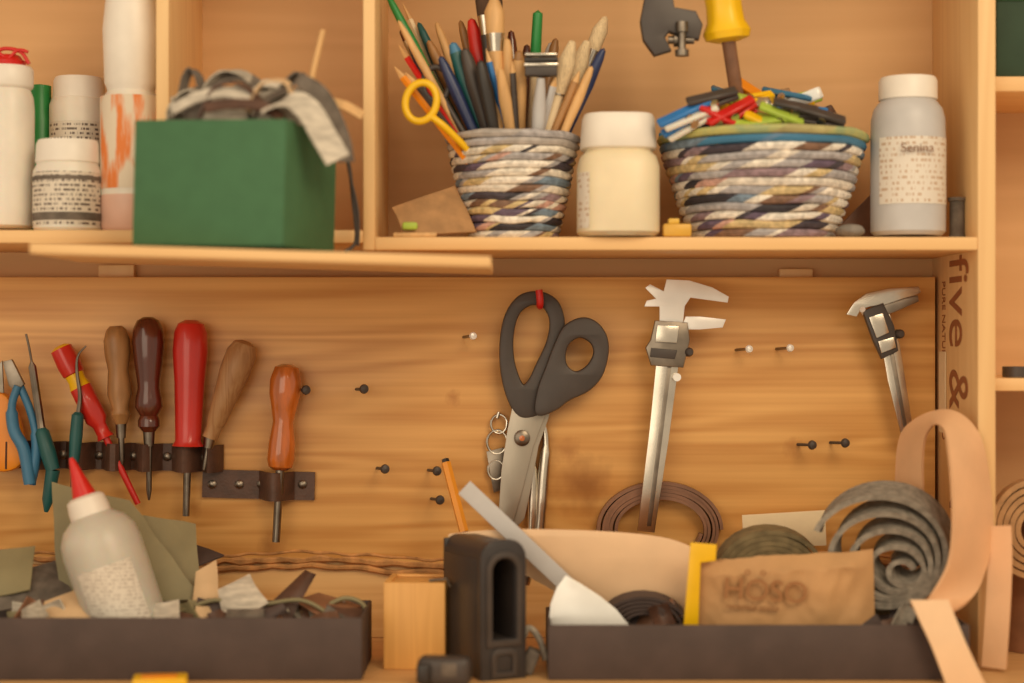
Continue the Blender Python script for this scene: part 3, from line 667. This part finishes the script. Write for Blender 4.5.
# ---------- LOWER BOXES
def tray(name,x0,x1,y0,y1,z0,z1):
    o=O(name); t=.003
    bb(o,x0,x1,y0,y0+t,z0,z1,M_card); bb(o,x0,x1,y1-t,y1,z0,z1,M_card); bb(o,x0,x0+t,y0+t,y1-t,z0,z1,M_card); bb(o,x1-t,x1,y0+t,y1-t,z0,z1,M_card); bb(o,x0+t,x1-t,y0+t,y1-t,z0,z0+t,M_card); o.done()
ZT=-.2974
tray('cardboard_tray',-.62,-.1317,-.22,-.11,ZT,-.2427)
tray('cardboard_tray',.0316,.402,-.22,-.11,ZT,-.2489)
def scraps(name,px0,px1,py0,py1,y0,y1,n,mats,sz=(14,34)):
    o=O(name)
    for i in range(n):
        y=random.uniform(y0,y1); cx=random.uniform(px0,px1); cy=random.uniform(py0,py1); a=random.uniform(-.6,.6); w=random.uniform(*sz); h=random.uniform(sz[0]*.6,sz[1]*.7)
        c=[]
        for sx,sz_ in ((-1,-1),(1,-1),(1,1),(-1,1)):
            c.append((cx+(sx*w*math.cos(a)-sz_*h*math.sin(a))*random.uniform(.7,1.1),cy+(sx*w*math.sin(a)+sz_*h*math.cos(a))*random.uniform(.7,1.1),y+sz_*random.uniform(-.012,.004)))
        quad(o,c,random.choice(mats),random.uniform(-.008,.008),.0018,i*1.7,.004)
    o.done()
scr=[M_olive,M_beige,M_beige,M_coil,M_bgrey,M_card,M_bgrey2,M_strap,M_bgrey3,M_olive]
scraps('leather_scrap_pile',20,345,610,632,-.185,-.14,65,scr,(9,22))
scraps('felt_scrap_pile',575,690,612,640,-.18,-.14,16,[M_strap,M_card,M_felt,M_coil],(12,28))
scraps('felt_scrap_pile',830,930,618,640,-.19,-.14,14,[M_strap,M_card,M_felt,M_felt2],(10,22))
def qo(name,c,m,bend=.004,th=.0018,seed=0,wr=.002):
    o=O(name); quad(o,c,m,bend,th,seed,wr); return o.done()
qo('olive_leather_sheet',[(52,482,-.09),(130,500,-.10),(204,600,-.13),(60,600,-.13)],M_olive,.008,seed=3)
qo('olive_leather_sheet',[(110,510,-.09),(196,524,-.08),(202,606,-.12),(140,620,-.13)],M_olive,.004,seed=4)
qo('olive_leather_sheet',[(-20,552,-.12),(36,546,-.11),(30,590,-.15),(-20,600,-.15)],M_olive,.004,seed=5)
qo('olive_leather_sheet',[(-6,578,-.14),(58,560,-.10),(76,600,-.14),(-6,612,-.16)],M_bgrey2,.004,seed=6)
qo('beige_leather_offcut',[(34,606,-.165),(88,586,-.15),(116,612,-.185),(44,636,-.19)],M_beige,.004,seed=7)
qo('beige_leather_offcut',[(196,572,-.13),(216,560,-.12),(220,610,-.14),(192,614,-.14)],M_beige,.003,seed=8)
qo('beige_leather_offcut',[(218,590,-.16),(250,574,-.15),(268,604,-.17),(226,624,-.17)],M_bgrey3,.006,seed=9)
qo('dark_leather_offcut',[(268,606,-.15),(306,570,-.13),(316,574,-.13),(290,622,-.16)],M_strap,.006,seed=10)
qo('dark_leather_offcut',[(292,600,-.15),(318,594,-.13),(362,606,-.14),(330,622,-.17)],M_coil,.006,seed=11)
qo('dark_leather_offcut',[(176,550,-.06),(196,545,-.06),(224,556,-.08),(198,566,-.1)],M_card,.003,seed=12)
o=O('leather_lace'); tube(o,tp([(330,604,-.15),(345,598),(360,602),(366,612),(355,625)],-.15),.0022,M_olive); tube(o,tp([(180,612,-.16),(215,600),(250,606),(300,600),(330,615)],-.165),.002,M_olive); o.done()
o=O('glue_bottle')
a=(71,458); b=(138,650)
pr=[(0,2),(.02,3.5),(.08,6),(.18,11),(.2,12),(.2,15),(.215,19),(.27,20.5),(.3,20.5),(.31,23),(.345,32),(.40,38),(.47,40),(.6,39.5),(.98,38),(1,34)]
ms=[M_red]*5+[M_wp2]*3+[M_trans]*8
turn(o,a,b,-.155,[(0,0)]+pr+[(1,0)],None,-.165,36,mats=[M_red]+ms+[M_trans])
p0=W(a[0],a[1],-.155); p1=W(b[0],b[1],-.165); Mx=axm(p0,p1); L=(p1-p0).length; s=S(-.16); Mi=Mx.inverted().to_3x3()
to_cam=Mi@Vector((0.1,-1,0)); a_c=math.atan2(to_cam.y,to_cam.x); v=[];f=[]
for k in range(21):
    an=a_c-.75+1.5*k/20
    for t in (.56,.9): v.append(((39.9*s)*math.cos(an),(39.9*s)*math.sin(an),t*L))
for k in range(20): f.append([2*k,2*k+2,2*k+3,2*k+1])
o.add(v,f,mklabel('glue_label',(222,214,200),(180,168,154),row=300,dens=.5,sx=500),Mx)
o.done()
o=O('wooden_block'); R=Matrix.Rotation(math.radians(-3),4,'Z')
c=Vector((W(416,0,-.17).x,-.137,ZT+.0395)); 
for (dx,dy,sx,sy) in ((0,-.0295,.056,.006),(0,.0295,.056,.006),(-.025,0,.006,.054),(.025,0,.006,.054)):
    box(o,c+R.to_3x3()@Vector((dx,dy,0)),(sx,sy,.079),M_lw,R,.001)
box(o,c+Vector((0,0,.0345)),(.052,.06,.006),M_lw,R,.001)
tube(o,[c+Vector((.012,-.03,.041)),c+Vector((.028,-.034,.043)),c+Vector((.031,-.034,.036))],.0016,M_steel_d,8)
o.done()
o=O('black_plastic_holder')
def arch(w,h,r,n=10,x0=0,z0=0):
    pts=[(x0-w/2,z0),(x0+w/2,z0)]
    for i in range(n+1):
        a=math.pi*i/n/2; pts.append((x0+w/2-r+r*math.cos(a),z0+h-r+r*math.sin(a)))
    for i in range(n+1):
        a=math.pi/2+math.pi*i/n/2; pts.append((x0-w/2+r+r*math.cos(a),z0+h-r+r*math.sin(a)))
    return pts
hw=.041;hh=.121
yaw=26
Mh=Matrix.Translation(Vector((W(502,0,-.215).x,-.213,ZT)))@Matrix.Rotation(math.radians(yaw),4,'Z')
plate(o,arch(hw,hh,.015),.0,.008,M_holder,[arch(.026,.074,.0129,z0=.034)],.0018,M=Mh,world=True)
plate(o,arch(.033,.082,.016,z0=.030),-.005,.003,M_black2,[arch(.026,.074,.0129,z0=.034)],.001,M=Mh,world=True)
plate(o,arch(.024,.024,.007,z0=.003),-.005,.003,M_black2,[arch(.017,.017,.005,z0=.006)],.001,M=Mh,world=True)
for sx in (-1,1): box(o,Mh@Vector((sx*(hw/2-.0025),.042,.053)),(.005,.078,.106),M_holder,Mh.to_3x3().to_4x4(),.001)
v=[];f=[];n=12
for yy in (.002,.081):
    for i in range(n*2+1):
        a=math.pi*i/(n*2); cx=(hw/2-.015)*(1 if a<math.pi/2 else -1)
        v.append((cx+.015*math.cos(a),yy,hh-.015+.015*math.sin(a)))
for i in range(n*2): f.append([i,i+1,2*n+1+i+1,2*n+1+i])
o.add(v,f,M_holder,Mh)
box(o,Mh@Vector((0,.08,.059)),(hw,.004,.117),M_holder,Mh.to_3x3().to_4x4(),.001)
v=[];f=[]
for yy in (.002,.05):
    for i in range(13):
        a=math.pi*i/12; v.append((.013*math.cos(a),yy,.0951+.0129*math.sin(a)))
    v.append((-.013,yy,.034)); v.append((.013,yy,.034))
for i in range(15): f.append([i,(i+1)%15,15+(i+1)%15,15+i])
o.add(v,f,M_black2,Mh)
o.done()
o=O('tape_measure'); Rz=Matrix.Rotation(math.radians(-6),4,'Z')
c=Vector((W(445,0,-.235).x,-.243,ZT+.013)); box(o,c,(.046,.022,.025),M_black2,Rz,.006,4); box(o,c+Vector((-.017,-.003,-.001)),(.012,.023,.018),M_black,Rz,.003,3); box(o,c+Vector((.004,-.0105,.002)),(.014,.003,.012),M_bgrey2,Rz,.001); o.done()
o=O('small_grey_scraps'); 
box(o,Vector((W(530,0,-.19).x,-.19,ZT+.012)),(.012,.02,.022),M_bgrey2,Matrix.Rotation(.4,4,'Y'),.002); tube(o,tp([(519,650,-.18),(528,628),(540,640),(545,660)],-.18),.003,M_bgrey); o.done()
o=O('yellow_rubber_tag'); box(o,Vector((W(162,0,-.25).x,-.258,ZT+.0055)),(.046,.03,.011),M_yellow,Matrix.Rotation(math.radians(8),4,'Z'),.002); box(o,Vector((W(162,0,-.25).x,-.262,ZT+.0115)),(.03,.014,.002),M_orange,Matrix.Rotation(math.radians(8),4,'Z'),.0008); o.done()
o=O('leather_sheet'); Mt=rot(W(600,600,-.135),'X',8)
plate(o,[(450,536),(466,531),(520,528),(600,530),(660,536),(694,548),(716,566),(706,625),(690,650),(600,650),(575,606),(530,576),(490,556)],-.135,.0025,M_peach2,sm=5,M=Mt); o.done()
o=O('steel_straightedge'); plate(o,[(470,482),(592,598),(580,608),(459,494)],-.155,.0022,M_greyp,M=rot(W(590,600,-.155),'X',-4)); o.done()
o=O('skiving_blade'); plate(o,[(566,576),(580,584),(600,597),(616,610),(629,626),(626,645),(556,645),(549,626),(551,604),(557,588)],-.175,.002,M_white_steel); o.done()
o=O('felt_disc_roll'); P=[W(642+(44-i*.22)*math.cos(i*.25),624-(30-i*.15)*math.sin(i*.25),-.152) for i in range(120)]; ribbon(o,P,Vector((0,1,.2)),.018,.0028,M_card); o.done()
o=O('rolled_leather_strap')
P=[W(768+(54-i*.2)*math.cos(i*.2),572-(44-i*.17)*math.sin(i*.2),-.125) for i in range(140)]
ribbon(o,P,Vector((0,1,.1)),.03,.0040,M_felt2)
lathe(o,[(0,0),(.046,0),(.046,.003),(0,.003)],M_felt2,Matrix.Translation(W(768,574,-.136))@Matrix.Rotation(math.pi/2,4,'X'),36,sy=.8)
o.done()
o=O('paper_label'); plate(o,[(742,515),(824,510),(826,545),(744,548)],-.03,.001,M_paper,M=rot(W(780,545,-.03),'X',6)); o.done()
o=O('kraft_paper_bag'); C=[(697,562),(873,550),(875,640),(699,642)]
def bagf(sgn):
    c=[W(C[0][0],C[0][1],-.178),W(C[1][0],C[1][1],-.178),W(C[2][0],C[2][1],-.178),W(C[3][0],C[3][1],-.178)]
    def fn(u,v):
        p=c[0].lerp(c[1],u).lerp(c[3].lerp(c[2],u),v)
        e=min(1,8*min(u,1-u))*min(1,6*v)
        q=noise.noise(Vector((p.x*38,p.z*38,sgn*3)))*.004+abs(noise.noise(Vector((p.x*70,p.z*50,sgn*3))))*.003
        fold=.003*abs(math.sin(u*9+v*3))
        return p+Vector((0,sgn*(.009*e+fold*e)+q*e,q*(v<.99)*.5))
    return fn
sheet(o,bagf(-1),60,30,.0008,M_kraft); sheet(o,bagf(1),30,14,.0008,M_kraft)
for s_,sz,px,py in (('HOSO',.027,722,598),('   o   o',.010,735,574),('HANDMADE GOODS',.005,726,608)):
    text(o,s_,sz,M_kraft_d,Matrix.Translation(W(px,py,-.194))@Matrix.Rotation(math.radians(3.5),4,'Y')@FACE,.001)
o.done()
o=O('yellow_ruler'); plate(o,[(691,543),(716,545),(715,560),(700,562),(697,640),(683,640)],-.188,.002,M_yellow); o.done()
# grey felt strip rolled, turns gathered toward the lower right
o=O('felt_strip_roll') 
P=[];n=360
for i in range(n):
    t=i/n; a=2.9-t*2*math.pi*4.4; k_=(1-t)
    rx=60*k_+8; rz=52*k_+6
    P.append(W(884+26*t+rx*math.cos(a),545+22*t-rz*math.sin(a),-.155))
ribbon(o,P,Vector((.42,1,.30)),.036,.0052,M_felt)
o.done()
o=O('leather_strap_loop')
strip(o,[(925,545,-.126),(923,455,-.13),(932,427,-.15),(944,431,-.178),(950,466,-.197),(953,520,-.207),(948,565,-.209),(928,600,-.212),(916,612,-.226)],
        [(896,545,-.090),(898,450,-.095),(914,421,-.115),(950,411,-.145),(978,434,-.157),(989,485,-.158),(991,540,-.162),(976,592,-.185),(952,612,-.226)],.003,M_peach,10,.002)
o.done()
o=O('leather_strap'); strip(o,[(910,600,-.230),(920,622,-.234),(932,648,-.238),(948,690,-.240)],[(948,600,-.230),(957,622,-.234),(968,648,-.238),(988,690,-.240)],.003,M_peach2); o.done()
o=O('leather_strap'); ribbon(o,tp([(999,526,-.165),(1000,560,-.17),(998,610,-.175),(994,668,-.18)],-.17,8),Vector((1,-.6,0)),.022,.003,M_peach); o.done()
o=O('leather_roll'); cx=W(1030,0,-.08); P=[]
for i in range(160):
    a=i*.2; R=.034*(1-i/200); P.append(Vector((cx.x+.012+R*math.cos(a),-.06+R*math.sin(a),(-.2974-.17)/2)))
ribbon(o,P,Vector((0,0,1)),.127,.003,M_coil)
P=[]
for i in range(160):
    a=i*.2; R=(44-i*.2); P.append(W(1032+R*math.cos(a),530-R*1.15*math.sin(a),-.115))
ribbon(o,P,Vector((.1,1,0)),.02,.005,M_tanroll); o.done()
# ---------- LIGHT
w=bpy.data.worlds.new('World'); bpy.context.scene.world=w; w.use_nodes=True
bg=w.node_tree.nodes['Background']; bg.inputs[0].default_value=(1.0,.81,.59,1); bg.inputs[1].default_value=.60
def area(name,loc,target,size,power,color):
    l=bpy.data.lights.new(name,'AREA'); l.size=size; l.energy=power; l.color=color; l.shape='SQUARE'
    ob=bpy.data.objects.new(name,l); bpy.context.scene.collection.objects.link(ob); ob.location=loc
    ob.rotation_euler=(Vector(target)-Vector(loc)).to_track_quat('-Z','Y').to_euler(); return ob
area('ceiling_lamp',(.75,-1.8,1.1),(0,0,-.08),.9,18,(1,.79,.53))
area('soft_front_fill',(-1.0,-2.6,.4),(0,0,-.1),1.9,19,(1,.85,.64))  # large soft fill near camera height, added to light the panel evenly
# ---------- CAMERA
cam=bpy.data.cameras.new('Camera'); co=bpy.data.objects.new('Camera',cam); bpy.context.scene.collection.objects.link(co)
co.location=(0,-D,0); co.rotation_euler=(math.pi/2,0,0); cam.sensor_width=36; cam.lens=36*1800/1024
cam.dof.use_dof=True; cam.dof.focus_distance=1.775; cam.dof.aperture_fstop=1.8
bpy.context.scene.camera=co
bpy.context.scene.view_settings.view_transform='Standard'
bpy.context.scene.view_settings.look='None'
